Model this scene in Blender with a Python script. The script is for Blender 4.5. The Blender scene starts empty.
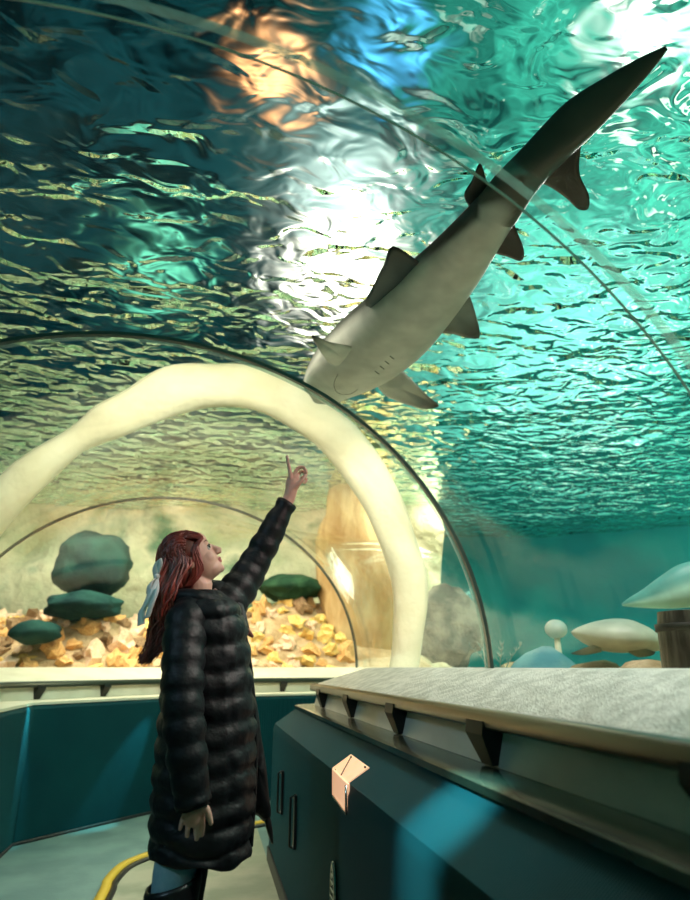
import bpy, bmesh, math, random
import numpy as np
from mathutils import Vector, Matrix, noise

S = bpy.context.scene
COL = S.collection
random.seed(7)
R = math.radians

# ------------------------------------------------------------------ camera
FPX = 600.0
EYE = Vector((0, 0, 1.2))
PITCH = math.atan(217 / FPX)
YAW = math.atan(140 / FPX * math.cos(PITCH))
FW = Vector((math.sin(YAW) * math.cos(PITCH), math.cos(YAW) * math.cos(PITCH), math.sin(PITCH)))
RT = Vector((math.cos(YAW), -math.sin(YAW), 0))
UP = RT.cross(FW)

def ray(x, y):
    return (FW * FPX + RT * (x - 345) + UP * (450 - y)).normalized()
def atY(x, y, Y):
    d = ray(x, y); return EYE + d * (Y / d.y)
def atZ(x, y, Z):
    d = ray(x, y); return EYE + d * ((Z - EYE.z) / d.z)
def atD(x, y, D):
    return EYE + ray(x, y) * D

cd = bpy.data.cameras.new('camera')
cam = bpy.data.objects.new('camera', cd)
COL.objects.link(cam)
cam.location = EYE
cam.rotation_euler = (math.pi / 2 + PITCH, 0, -YAW)
cd.sensor_fit = 'HORIZONTAL'; cd.sensor_width = 36; cd.lens = FPX / 690 * 36
cd.clip_start = 0.05; cd.clip_end = 200
cd.dof.use_dof = True; cd.dof.focus_distance = 2.45; cd.dof.aperture_fstop = 2.6
S.camera = cam

# ------------------------------------------------------------------ view
S.view_settings.view_transform = 'Standard'
S.view_settings.look = 'None'
S.view_settings.gamma = 1
S.view_settings.use_curve_mapping = False
S.view_settings.exposure = 0.35
S.cycles.transparent_max_bounces = 32
S.cycles.max_bounces = 16
S.cycles.transmission_bounces = 10
S.cycles.glossy_bounces = 10
S.cycles.sample_clamp_indirect = 4
S.cycles.use_denoising = True

# ------------------------------------------------------------------ world: invented glow above the pool, placed for glare and glints on the water
WATER_Z = 3.75
N_WATER = 1.07
def refr(d):
    s = math.sqrt(d.x ** 2 + d.y ** 2) * N_WATER
    s = min(s, 0.985)
    k = s / max(1e-6, math.sqrt(d.x ** 2 + d.y ** 2))
    return Vector((d.x * k, d.y * k, math.sqrt(1 - s * s)))

world = bpy.data.worlds.new('hall'); S.world = world
world.use_nodes = True
wt = world.node_tree; wt.nodes.clear()
wo = wt.nodes.new('ShaderNodeOutputWorld'); bg = wt.nodes.new('ShaderNodeBackground')
wt.links.new(bg.outputs[0], wo.inputs[0])
tc = wt.nodes.new('ShaderNodeTexCoord')
def wdot(v):
    n = wt.nodes.new('ShaderNodeVectorMath'); n.operation = 'DOT_PRODUCT'
    wt.links.new(tc.outputs['Generated'], n.inputs[0]); n.inputs[1].default_value = v
    return n.outputs['Value']
def wramp(sock, stops, lo=-1, hi=1):
    m = wt.nodes.new('ShaderNodeMapRange'); m.inputs['From Min'].default_value = lo; m.inputs['From Max'].default_value = hi
    wt.links.new(sock, m.inputs['Value'])
    r = wt.nodes.new('ShaderNodeValToRGB'); e = r.color_ramp.elements
    while len(e) < len(stops): e.new(0.5)
    for i, (p, c) in enumerate(stops): e[i].position = p; e[i].color = (*c, 1)
    wt.links.new(m.outputs[0], r.inputs[0]); return r.outputs[0]
side = Vector((math.cos(R(12)), -math.sin(R(12)), 0.0))
acc = wramp(wdot(side), [(0.0, (.001, .010, .016)), (0.40, (.002, .020, .028)), (0.52, (.006, .055, .06)), (0.62, (.02, .20, .17)), (0.80, (.05, .40, .32)), (1, (.04, .38, .32))])
# mottled noise added above the water, refracted by the waves into glints
nz = wt.nodes.new('ShaderNodeTexNoise'); nz.inputs['Scale'].default_value = 11; nz.inputs['Detail'].default_value = 3
wt.links.new(tc.outputs['Generated'], nz.inputs['Vector'])
nr = wt.nodes.new('ShaderNodeValToRGB'); nr.color_ramp.elements[0].position = .36; nr.color_ramp.elements[0].color = (.25, .3, .3, 1)
nr.color_ramp.elements[1].position = .66; nr.color_ramp.elements[1].color = (2.6, 2.3, 2.0, 1)
wt.links.new(nz.outputs['Fac'], nr.inputs[0])
mm = wt.nodes.new('ShaderNodeMix'); mm.data_type = 'RGBA'; mm.blend_type = 'MULTIPLY'; mm.inputs[0].default_value = 1
wt.links.new(acc, mm.inputs[6]); wt.links.new(nr.outputs[0], mm.inputs[7]); acc = mm.outputs[2]
n3 = wt.nodes.new('ShaderNodeTexNoise'); n3.inputs['Scale'].default_value = 17; n3.inputs['Detail'].default_value = 2  # white speckle added on the right side for sparkles
wt.links.new(tc.outputs['Generated'], n3.inputs['Vector'])
r3w = wt.nodes.new('ShaderNodeMapRange'); r3w.inputs[1].default_value = .60; r3w.inputs[2].default_value = .68; wt.links.new(n3.outputs['Fac'], r3w.inputs[0])
r4w = wt.nodes.new('ShaderNodeMapRange'); r4w.inputs[1].default_value = .10; r4w.inputs[2].default_value = .45; wt.links.new(wdot(side), r4w.inputs[0])
m5 = wt.nodes.new('ShaderNodeMath'); m5.operation = 'MULTIPLY'; wt.links.new(r3w.outputs[0], m5.inputs[0]); wt.links.new(r4w.outputs[0], m5.inputs[1])
a5 = wt.nodes.new('ShaderNodeMix'); a5.data_type = 'RGBA'; a5.blend_type = 'ADD'; wt.links.new(m5.outputs[0], a5.inputs[0]); wt.links.new(acc, a5.inputs[6]); a5.inputs[7].default_value = (1.3, 1.25, 1.0, 1); acc = a5.outputs[2]
def lobe(px, py, power, colour, strength):  # adds a glare patch to the world along one view direction
    global acc
    d = wdot(refr(ray(px, py)))
    mx = wt.nodes.new('ShaderNodeMath'); mx.operation = 'MAXIMUM'; mx.inputs[1].default_value = 0; wt.links.new(d, mx.inputs[0])
    pw = wt.nodes.new('ShaderNodeMath'); pw.operation = 'POWER'; pw.inputs[1].default_value = power; wt.links.new(mx.outputs[0], pw.inputs[0])
    a = wt.nodes.new('ShaderNodeMix'); a.data_type = 'RGBA'; a.blend_type = 'ADD'; a.clamp_result = False
    wt.links.new(pw.outputs[0], a.inputs[0]); wt.links.new(acc, a.inputs[6])
    a.inputs[7].default_value = (*[c * strength for c in colour], 1); acc = a.outputs[2]
lobe(350, 190, 260, (.85, .90, .85), 1.1)
lobe(342, 270, 420, (1, .80, .70), 9.0)
lobe(275, 70, 1100, (1, .38, .16), 3.2)  # lamp reflection in the acrylic, painted into the world
lobe(392, 25, 1100, (.12, .5, 1.0), 1.8)
lobe(560, 330, 60, (.35, 1, .85), 1.0)
lobe(160, 255, 700, (.25, .9, .6), 1.0)
lobe(650, 20, 900, (1, 1, .9), 3.0)
wt.links.new(acc, bg.inputs[0]); bg.inputs[1].default_value = 1.0

# ------------------------------------------------------------------ lights
def area(name, loc, target, size, power, colour, size_y=None):
    l = bpy.data.lights.new(name, 'AREA'); l.energy = power; l.color = colour; l.size = size
    if size_y: l.shape = 'RECTANGLE'; l.size_y = size_y
    o = bpy.data.objects.new(name, l); COL.objects.link(o); o.location = loc
    o.rotation_euler = (Vector(target) - Vector(loc)).to_track_quat('-Z', 'Y').to_euler(); return o
def spot(name, loc, target, power, colour, angle=40, radius=.05, blend=.5):
    l = bpy.data.lights.new(name, 'SPOT'); l.energy = power; l.color = colour; l.spot_size = R(angle); l.shadow_soft_size = radius; l.spot_blend = blend
    o = bpy.data.objects.new(name, l); COL.objects.link(o); o.location = loc
    o.rotation_euler = (Vector(target) - Vector(loc)).to_track_quat('-Z', 'Y').to_euler(); return o
area('reef_flood_light', (-1.0, 7.0, 3.65), (-.6, 8.6, 1.2), 3.5, 210, (1, .86, .62), 1.2)
area('reef_flood_light', (3.2, 8.0, 3.65), (2.2, 9.0, 1.2), 2.0, 80, (1, .86, .62), 1.2)
area('pool_fill_light', (5.5, 4.5, 3.65), (7.5, 6.0, 1.0), 3.0, 260, (.45, 1, .9), 3.0)  # unseen lamp added to brighten the right-hand tank
area('pool_fill_light', (2.2, 2.6, 3.65), (2.0, 2.6, 0), 1.2, 55, (1, .96, .86), 1.2)  # unseen lamp added over the right-hand sill
area('pool_fill_light', (-.4, 2.7, 3.6), (-.3, 4.7, 3.1), 1.0, 50, (1, .90, .70), .5)  # added in front of the cream arch to light it
spot('pool_fill_spot', (1.6, 3.0, 3.0), (1.5, 4.7, 2.0), 60, (1, .9, .7), 70, .1)  # unseen spot added for the right leg of the arch
spot('pool_fill_spot', (-2.6, .2, 3.5), (-.1, 2.4, 1.2), 85, (.5, .78, 1.0), 34, .12)  # added cool key for the near shoulder
spot('pool_fill_spot', (1.7, 1.0, 2.9), (.12, 2.35, 1.6), 75, (1, .50, .50), 30, .15)  # added pink fill for the face and raised hand
spot('tunnel_fill_spot', (.42, 1.25, 2.3), (.575, 1.52, .87), 330, (.25, .95, 1.0), 15, .03, 1.0)  # added lamp that makes the caustic patch on the chamfer
spot('sill_fill_spot', (1.9, .9, 3.3), (.95, 1.9, 1.15), 130, (1, .97, .88), 50, .1)  # unseen lamp added to brighten the sill
spot('tunnel_fill_spot', (.9, .2, 2.0), (.05, 2.1, .75), 5, (1, .36, .32), 30, .05)  # added pink fill for the hanging hand
spot('tunnel_fill_spot', (-.9, 4.2, 2.3), (-.2, 6.2, .4), 10, (.35, .95, 1.0), 70, .1)  # added teal fill for the far wall
spot('tunnel_fill_spot', (-.2, 4.3, 2.3), (-.1, 4.3, 0), 34, (.95, 1, .85), 62, .1, .9)  # added lamp to brighten the beige floor
spot('tunnel_fill_spot', (-.9, 3.9, 2.3), (-.95, 4.6, 0), 16, (.35, .95, 1.0), 40, .1, .9)  # added teal fill for the left floor

def far_wall(x, y):      # a place on the angled far wall, for aiming lamps added to make its light streaks
    a = Vector((-1.25, 5.36, 0)); n = Vector((.84, -.87, 0)).normalized(); d = ray(x, y)
    return EYE + d * ((a - EYE).dot(n) / d.dot(n)), n
for (xa, ya), (xb, yb), pw_ in (((162, 694), (92, 826), 70), ((26, 700), (2, 830), 45)):
    a_, n_ = far_wall(xa, ya); b_, _ = far_wall(xb, yb)
    spot('wall_streak_fill', a_ + (a_ - b_) * .35 + n_ * .22, b_ + (a_ - b_) * .3, pw_, (.12, .85, .95), 20, .01, .8)  # unseen lamps added to draw the diagonal streaks

# ------------------------------------------------------------------ materials
def new_mat(name):
    m = bpy.data.materials.new(name); m.use_nodes = True
    return m, m.node_tree, m.node_tree.nodes['Principled BSDF']
def mat(name, colour, rough=.5, metal=0, second=None, scale=5, detail=4, stretch=(1, 1, 1), lo=.4, hi=.6, bump=0, bscale=40, spec=.5, sheen=0, coat=0, emit=None, third=None, bump_dist=.01):
    m, t, b = new_mat(name)
    b.inputs['Base Color'].default_value = (*colour, 1); b.inputs['Roughness'].default_value = rough
    b.inputs['Metallic'].default_value = metal; b.inputs['Specular IOR Level'].default_value = spec
    if sheen: b.inputs['Sheen Weight'].default_value = sheen
    if coat: b.inputs['Coat Weight'].default_value = coat; b.inputs['Coat Roughness'].default_value = .08
    if second or bump:
        c = t.nodes.new('ShaderNodeTexCoord'); mp = t.nodes.new('ShaderNodeMapping'); mp.inputs['Scale'].default_value = stretch
        t.links.new(c.outputs['Object'], mp.inputs[0])
    if second:
        n = t.nodes.new('ShaderNodeTexNoise'); n.inputs['Scale'].default_value = scale; n.inputs['Detail'].default_value = detail
        t.links.new(mp.outputs[0], n.inputs['Vector'])
        r = t.nodes.new('ShaderNodeValToRGB'); e = r.color_ramp.elements
        e[0].position = lo; e[0].color = (*colour, 1); e[1].position = hi; e[1].color = (*second, 1)
        if third: x = e.new(min(1, hi + .12)); x.color = (*third, 1)
        t.links.new(n.outputs['Fac'], r.inputs[0]); t.links.new(r.outputs[0], b.inputs['Base Color'])
    if bump:
        n2 = t.nodes.new('ShaderNodeTexNoise'); n2.inputs['Scale'].default_value = bscale; n2.inputs['Detail'].default_value = 5
        t.links.new(mp.outputs[0], n2.inputs['Vector'])
        bp = t.nodes.new('ShaderNodeBump'); bp.inputs['Strength'].default_value = bump; bp.inputs['Distance'].default_value = bump_dist
        t.links.new(n2.outputs['Fac'], bp.inputs['Height']); t.links.new(bp.outputs[0], b.inputs['Normal'])
    if emit:
        b.inputs['Emission Color'].default_value = (*emit[0], 1); b.inputs['Emission Strength'].default_value = emit[1]
    return m

def clear_mat(name, tint, gloss=.9, ior=.5, rough=.02, bump=0.0, bscale=2.0):
    m = bpy.data.materials.new(name); m.use_nodes = True; t = m.node_tree; t.nodes.clear()
    o = t.nodes.new('ShaderNodeOutputMaterial'); mix = t.nodes.new('ShaderNodeMixShader')
    tr = t.nodes.new('ShaderNodeBsdfTransparent'); tr.inputs[0].default_value = (*tint, 1)
    gl = t.nodes.new('ShaderNodeBsdfGlossy'); gl.inputs['Roughness'].default_value = rough; gl.inputs['Color'].default_value = (gloss, gloss, gloss, 1)
    lw = t.nodes.new('ShaderNodeLayerWeight'); lw.inputs[0].default_value = .5
    pw = t.nodes.new('ShaderNodeMath'); pw.operation = 'POWER'; pw.inputs[1].default_value = 4.5
    ma = t.nodes.new('ShaderNodeMath'); ma.operation = 'MULTIPLY_ADD'; ma.inputs[1].default_value = ior; ma.inputs[2].default_value = ior * .04
    t.links.new(lw.outputs['Facing'], pw.inputs[0]); t.links.new(pw.outputs[0], ma.inputs[0])
    if bump:
        c = t.nodes.new('ShaderNodeTexCoord'); n = t.nodes.new('ShaderNodeTexNoise'); n.inputs['Scale'].default_value = bscale
        t.links.new(c.outputs['Object'], n.inputs['Vector'])
        bp = t.nodes.new('ShaderNodeBump'); bp.inputs['Strength'].default_value = bump; bp.inputs['Distance'].default_value = .05
        t.links.new(n.outputs['Fac'], bp.inputs['Height']); t.links.new(bp.outputs[0], gl.inputs['Normal'])
    t.links.new(ma.outputs[0], mix.inputs[0]); t.links.new(tr.outputs[0], mix.inputs[1]); t.links.new(gl.outputs[0], mix.inputs[2])
    t.links.new(mix.outputs[0], o.inputs[0]); return m

def water_mat():
    m = bpy.data.materials.new('water_surface'); m.use_nodes = True; t = m.node_tree; t.nodes.clear()
    o = t.nodes.new('ShaderNodeOutputMaterial'); g = t.nodes.new('ShaderNodeBsdfGlass')
    g.inputs['IOR'].default_value = N_WATER; g.inputs['Roughness'].default_value = .0; g.inputs['Color'].default_value = (.82, 1, .94, 1)
    c = t.nodes.new('ShaderNodeTexCoord'); mp = t.nodes.new('ShaderNodeMapping'); mp.inputs['Scale'].default_value = (1.0, 1.45, 1); mp.inputs['Rotation'].default_value = (0, 0, R(-14))
    t.links.new(c.outputs['Object'], mp.inputs[0])
    n = t.nodes.new('ShaderNodeTexNoise'); n.inputs['Scale'].default_value = 4.0; n.inputs['Detail'].default_value = 1.6; n.inputs['Distortion'].default_value = .6
    t.links.new(mp.outputs[0], n.inputs['Vector'])
    bp = t.nodes.new('ShaderNodeBump'); bp.inputs['Strength'].default_value = .9; bp.inputs['Distance'].default_value = .125
    t.links.new(n.outputs['Fac'], bp.inputs['Height']); t.links.new(bp.outputs[0], g.inputs['Normal'])
    t.links.new(g.outputs[0], o.inputs[0]); return m

M = {}
M['water'] = water_mat()
M['acrylic'] = clear_mat('acrylic', (.975, .99, .985), .95, .45, .02, .12, 1.5)
M['seam'] = mat('seam', (.05, .07, .06), .25, 0, coat=.6)
M['seam_pale'] = clear_mat('seam_pale', (.80, .88, .85), 1.0, 1.6, .12)
_t = M['seam_pale'].node_tree; _d = _t.nodes.new('ShaderNodeBsdfTranslucent'); _d.inputs[0].default_value = (.75, .85, .8, 1)
_m = _t.nodes.new('ShaderNodeMixShader'); _m.inputs[0].default_value = .16; _o = [n for n in _t.nodes if n.type == 'OUTPUT_MATERIAL'][0]
_t.links.new(_o.inputs[0].links[0].from_socket, _m.inputs[1]); _t.links.new(_d.outputs[0], _m.inputs[2]); _t.links.new(_m.outputs[0], _o.inputs[0])
M['concrete'] = mat('concrete', (.48, .46, .40), .42, 0, second=(.70, .67, .60), scale=18, detail=6, bump=.9, bscale=130, bump_dist=.01)
M['fascia'] = mat('fascia', (.52, .52, .46), .4, 0, second=(.68, .68, .6), scale=6, stretch=(1, .3, 1))
M['cream'] = mat('cream_sill', (.72, .68, .52), .5, 0, second=(.80, .76, .60), scale=5)
M['rail'] = mat('rail_metal', (.04, .045, .03), .3, .6)
M['bracket'] = mat('bracket_metal', (.012, .012, .01), .45, .3)
M['ledge'] = mat('polished_ledge', (.22, .20, .13), .2, .5, second=(.08, .08, .06), scale=4, stretch=(4, .6, 1), coat=.5)
M['floor'] = mat('teal_lit_vinyl', (.11, .20, .19), .45, 0, second=(.16, .27, .25), scale=3, bump=.1)  # teal light on the floor is put into this colour
M['steel'] = mat('steel', (.6, .6, .58), .25, 1)
M['black_plastic'] = mat('black_plastic', (.01, .01, .012), .4)
M['yellow'] = mat('yellow_rubber', (.62, .42, .03), .5)
M['sand'] = mat('sand', (.36, .25, .13), .9, 0, second=(.56, .42, .26), scale=6, bump=.9, bscale=22, bump_dist=.04)
def carpet():
    m, t, b = new_mat('ribbed_carpet')
    b.inputs['Roughness'].default_value = .6; b.inputs['Sheen Weight'].default_value = .04; b.inputs['Sheen Tint'].default_value = (.3, .9, 1, 1); b.inputs['Specular IOR Level'].default_value = .08
    c = t.nodes.new('ShaderNodeTexCoord'); w = t.nodes.new('ShaderNodeTexWave'); w.wave_type = 'BANDS'; w.bands_direction = 'Y'
    w.inputs['Scale'].default_value = 45; w.inputs['Distortion'].default_value = .2
    t.links.new(c.outputs['Object'], w.inputs['Vector'])
    bp = t.nodes.new('ShaderNodeBump'); bp.inputs['Strength'].default_value = .5; bp.inputs['Distance'].default_value = .004
    t.links.new(w.outputs['Fac'], bp.inputs['Height']); t.links.new(bp.outputs[0], b.inputs['Normal'])
    n = t.nodes.new('ShaderNodeTexNoise'); n.inputs['Scale'].default_value = 2.5
    t.links.new(c.outputs['Object'], n.inputs['Vector'])
    r = t.nodes.new('ShaderNodeValToRGB'); r.color_ramp.elements[0].color = (.002, .030, .043, 1); r.color_ramp.elements[1].color = (.004, .062, .070, 1)
    t.links.new(n.outputs['Fac'], r.inputs[0]); t.links.new(r.outputs[0], b.inputs['Base Color'])
    return m
M['carpet'] = carpet()

# ------------------------------------------------------------------ mesh helpers
class MB:
    def __init__(s): s.v = []; s.f = []
    def add(s, vs, fs):
        k = len(s.v); s.v += [Vector(p) for p in vs]; s.f += [tuple(i + k for i in f) for f in fs]; return s
    def grid(s, rows, closed_u=False, cap=False):
        n = len(rows[0]); vs = [p for r in rows for p in r]; fs = []
        for i in range(len(rows) - 1):
            for j in range(n if closed_u else n - 1):
                a, b = i * n + j, i * n + (j + 1) % n
                fs.append((a, b, b + n, a + n))
        if cap:
            fs.append(tuple(range(n))[::-1]); fs.append(tuple(range((len(rows) - 1) * n, len(rows) * n)))
        return s.add(vs, fs)
    def box(s, c, d, rz=0, ry=0):
        m = Matrix.Rotation(rz, 3, 'Z') @ Matrix.Rotation(ry, 3, 'Y')
        vs = [Vector(c) + m @ Vector((x * d[0] / 2, y * d[1] / 2, z * d[2] / 2)) for x in (-1, 1) for y in (-1, 1) for z in (-1, 1)]
        return s.add(vs, [(0, 1, 3, 2), (4, 6, 7, 5), (0, 4, 5, 1), (2, 3, 7, 6), (0, 2, 6, 4), (1, 5, 7, 3)])
    def tube(s, pts, rad, n=10, flat=1.0):
        pts = [Vector(p) for p in pts]; rows = []
        up = Vector((0, 0, 1)); last = None
        for i, p in enumerate(pts):
            t = (pts[min(i + 1, len(pts) - 1)] - pts[max(i - 1, 0)]).normalized()
            if last is None:
                a = t.cross(up if abs(t.z) < .9 else Vector((1, 0, 0))).normalized()
            else:
                a = (last - t * last.dot(t)).normalized()
            last = a; b = t.cross(a)
            r = rad[i] if isinstance(rad, (list, tuple)) else rad
            rows.append([p + a * math.cos(2 * math.pi * k / n) * r + b * math.sin(2 * math.pi * k / n) * r * flat for k in range(n)])
        return s.grid(rows, True, True)
    def ellipsoid(s, c, r, basis=None, nu=24, nv=14):
        c = Vector(c); B = basis or Matrix.Identity(3)
        rows = []
        for i in range(nv + 1):
            th = math.pi * (i + .02) / (nv + .04)
            rows.append([c + B @ Vector((r[0] * math.sin(th) * math.cos(2 * math.pi * j / nu), r[1] * math.sin(th) * math.sin(2 * math.pi * j / nu), r[2] * math.cos(th))) for j in range(nu)])
        return s.grid(rows, True, True)
    def rock(s, c, r, seed, sub=3, amp=.35, freq=1.6):
        bm = bmesh.new(); bmesh.ops.create_icosphere(bm, subdivisions=sub, radius=1)
        o = Vector((seed * 3.1, seed * 1.7, seed * .7)); idx = {}
        vs = []
        for k, v in enumerate(bm.verts):
            idx[v] = k; p = v.co.copy()
            d = 1 + amp * noise.noise(p * freq + o) + amp * .4 * noise.noise(p * freq * 3 + o)
            vs.append(Vector(c) + Vector((p.x * r[0] * d, p.y * r[1] * d, p.z * r[2] * d)))
        s.add(vs, [tuple(idx[v] for v in f.verts) for f in bm.faces]); bm.free(); return s
    def build(s, name, m, parent=None, smooth=True, kind=None, mods=None):
        o0 = Vector((0, 0, 0)); p = parent
        while p is not None: o0 += p.location; p = p.parent
        me = bpy.data.meshes.new(name); me.from_pydata([v - o0 for v in s.v], [], s.f); me.update()
        bm = bmesh.new(); bm.from_mesh(me); bmesh.ops.recalc_face_normals(bm, faces=bm.faces); bm.to_mesh(me); bm.free()
        if smooth: me.polygons.foreach_set('use_smooth', [True] * len(me.polygons))
        o = bpy.data.objects.new(name, me); COL.objects.link(o)
        for mm_ in (m if isinstance(m, (list, tuple)) else [m]): me.materials.append(mm_)
        if parent is not None: o.parent = parent
        if kind: o['kind'] = kind
        return o
def origin_to(o, c):
    c = Vector(c); o.data.transform(Matrix.Translation(-c)); o.location = o.location + c; return o
def tag(o, label=None, cat=None, group=None, kind=None):
    if label: o['label'] = label
    if cat: o['category'] = cat
    if group: o['group'] = group
    if kind: o['kind'] = kind
    return o
def empty(name, loc, label, cat, group=None):
    o = bpy.data.objects.new(name, None); COL.objects.link(o); o.location = loc; o.empty_display_size = .1
    return tag(o, label, cat, group)
def sharp(o, a=35):
    o.data.set_sharp_from_angle(angle=R(a)); return o
def bevel(o, w=.005, n=2):
    b = o.modifiers.new('bevel', 'BEVEL'); b.width = w; b.segments = n; b.limit_method = 'ANGLE'; b.angle_limit = R(40); return o

# ------------------------------------------------------------------ tunnel shell
# plan lines of the wall faces; profiles are (offset away from the walkway, height)
RIGHT = [(.5, -1.6), (.5, 4.65), (1.15, 5.15), (3.4, 5.55)]
LEFT = [(-1.25, -1.6), (-1.25, 5.36), (-.38, 6.2), (.75, 6.55), (3.4, 6.95)]
def offset_line(line, o, sgn):
    L = [Vector(p) for p in line]; out = []
    for i, p in enumerate(L):
        ds = []
        if i > 0: ds.append((L[i] - L[i - 1]).normalized())
        if i < len(L) - 1: ds.append((L[i + 1] - L[i]).normalized())
        ns = [Vector((d.y, -d.x)) * sgn for d in ds]
        if len(ns) == 1: n = ns[0]
        else:
            n = (ns[0] + ns[1]).normalized(); n = n / max(.3, n.dot(ns[0]))
        out.append(p + n * o)
    return out
def extrude_profile(line, sgn, prof, closed=True, sub=1):
    mb = MB(); rows = []
    cols = [offset_line(line, o, sgn) for o, z in prof]
    for i in range(len(line)):
        rows.append([Vector((cols[k][i].x, cols[k][i].y, prof[k][1])) for k in range(len(prof))])
    return mb.grid(rows, closed, closed)
for sd, line, sgn in (('right', RIGHT, 1), ('left', LEFT, -1)):
    carp = M['carpet']
    o = extrude_profile(line, sgn, [(0, 0.0), (0, .79), (.012, .825), (.15, .925), (.19, .925), (.19, 0.0)] if sd == 'right' else [(0, 0.0), (0, .905), (.02, .925), (.19, .925), (.19, 0.0)]).build('wall_' + sd, carp, kind='structure'); sharp(o, 20); bevel(o, .012, 3)
    o = extrude_profile(line, sgn, [(.14 if sd == 'right' else .01, .926), (.14 if sd == 'right' else .01, .945), (.155, .95), (.30, .95), (.30, .926)]).build('trim_1' if sd == 'right' else 'trim_2', M['ledge'] if sd == 'right' else M['cream'], kind='structure'); sharp(o)
    o = extrude_profile(line, sgn, [(.27, .951), (.30, 1.062), (.70, 1.062), (.70, .80), (.32, .80), (.32, .951)]).build('trim_3' if sd == 'right' else 'trim_4', M['fascia'] if sd == 'right' else M['cream'], kind='structure'); sharp(o)
    o = extrude_profile(line, sgn, [(.275, 1.063), (.275, 1.078), (.30, 1.095), (.60, 1.193), (.72, 1.197), (.72, 1.063)]).build('trim_5' if sd == 'right' else 'trim_6', M['concrete'] if sd == 'right' else M['cream'], kind='structure'); sharp(o)
    o = extrude_profile(line, sgn, [(0.0, 0.0), (-.010, 0.0), (-.010, .08 if sd == 'right' else .018), (0.0, .085 if sd == 'right' else .022)]).build('baseboard_' + sd, M['black_plastic'], kind='structure')

fl = MB().add([(-1.5, -1.6, 0), (3.8, -1.6, 0), (3.8, 7.2, 0), (-1.5, 7.2, 0), (-1.5, -1.6, -.1), (3.8, -1.6, -.1), (3.8, 7.2, -.1), (-1.5, 7.2, -.1)], [(0, 1, 2, 3), (7, 6, 5, 4), (0, 4, 5, 1), (1, 5, 6, 2), (2, 6, 7, 3), (3, 7, 4, 0)])
fl.build('floor', M['floor'], kind='structure', smooth=False)

# handrails: one long bar with its wedge brackets on each side
def railing(line, sgn, label, first, step, end, wedge):
    pts = offset_line(line, .285, sgn)
    root = empty('handrail', (pts[0].x, pts[0].y, 1.0), label, 'handrail')
    prof = [(.238, 1.050), (.240, 1.080), (.252, 1.090), (.268, 1.092), (.274, 1.086), (.274, 1.060), (.268, 1.046), (.245, 1.044)]
    sharp(extrude_profile(line, sgn, prof).build('rail_bar', M['rail'], root), 50)
    # brackets
    segs = []
    L = offset_line(line, .235, sgn)
    for i in range(len(L) - 1):
        a, b = L[i], L[i + 1]; segs.append((a, b, (b - a).length))
    s = first; total = sum(x[2] for x in segs)
    while s < min(end, total - .1):
        q = s
        for a, b, ln in segs:
            if q <= ln: break
            q -= ln
        d = (b - a).normalized(); n = Vector((d.y, -d.x)) * sgn; c = a + d * q
        w = wedge
        def P(u, k, z): v = c + d * u + n * k; return Vector((v.x, v.y, z))
        vs = []
        for u in (-w / 2, w / 2):
            k = -w * .38 if u > 0 else 0
            vs += [P(u, .0, 1.063), P(u, .085, 1.063), P(u + k, .052, .955), P(u + k, .02, .955), P(u, -.005, 1.03)]
        mb = MB().add(vs, [(0, 1, 2, 3, 4), (9, 8, 7, 6, 5), (0, 5, 6, 1), (1, 6, 7, 2), (2, 7, 8, 3), (3, 8, 9, 4), (4, 9, 5, 0)])
        mb.build('bracket', M['bracket'], root, smooth=False)
        s += step
    return root
railing(RIGHT, 1, 'long dark metal handrail along the speckled right-hand sill, on black wedge brackets', 1.6 + .86, .83, 7.4, .11)
railing(LEFT, -1, 'thin dark handrail on the cream sill behind the person, along the left and far walls', 6.1, .62, 11.0, .07)

# acrylic vaults ---------------------------------------------------
CX, WX, HZ, SPR = -.36, 1.5, 1.355, 1.195
def arch(a, b, hz=HZ, n=48, grow=0.0):
    a, b = Vector(a), Vector(b); c = (a + b) / 2; h = (b - a) / 2; L = h.length; out = []
    hz *= 1 - .055 * max(0, min(1, (c.y - 2.5) / 2.2))
    for k in range(n + 1):
        t = math.pi * k / n; s = math.cos(t) * (L + grow) / L
        out.append(Vector((c.x + h.x * s, c.y + h.y * s, SPR + math.sin(t) * (hz + grow))))
    return out
def vault(name, stations):
    inner = [arch(a, b) for a, b in stations]; outer = [arch(a, b, grow=.06) for a, b in stations]
    mb = MB(); n = len(inner[0])
    rows = [i + o[::-1] for i, o in zip(inner, outer)]
    return sharp(mb.grid(rows, True, True).build(name, M['acrylic'], kind='structure'), 50)
L0, R0 = CX - WX, CX + WX
r1 = ((L0, .97), (R0, .97)); r2 = ((L0, 2.42), (R0, 2.42)); r3 = ((L0, 4.95), (R0, 4.80))
back = ((L0, -1.4), (R0, -1.4))
s1 = ((-1.86, 5.62), (1.22, 5.0)); s2 = ((-.72, 6.75), (1.7, 5.5)); s3 = ((.62, 7.12), (3.0, 5.95)); s4 = ((3.3, 7.6), (3.5, 5.95))
def lerp(A, B, t): return tuple(tuple(a * (1 - t) + b * t for a, b in zip(p, q)) for p, q in zip(A, B))
vault('window_1', [lerp(back, r1, t / 3) for t in range(4)])
vault('window_2', [lerp(r1, r2, t / 3) for t in range(4)])
vault('window_3', [lerp(r2, r3, t / 3) for t in range(4)])
vault('window_4', [r3, lerp(r3, s1, .5), s1, lerp(s1, s2, .5), s2, lerp(s2, s3, .5), s3])
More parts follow.
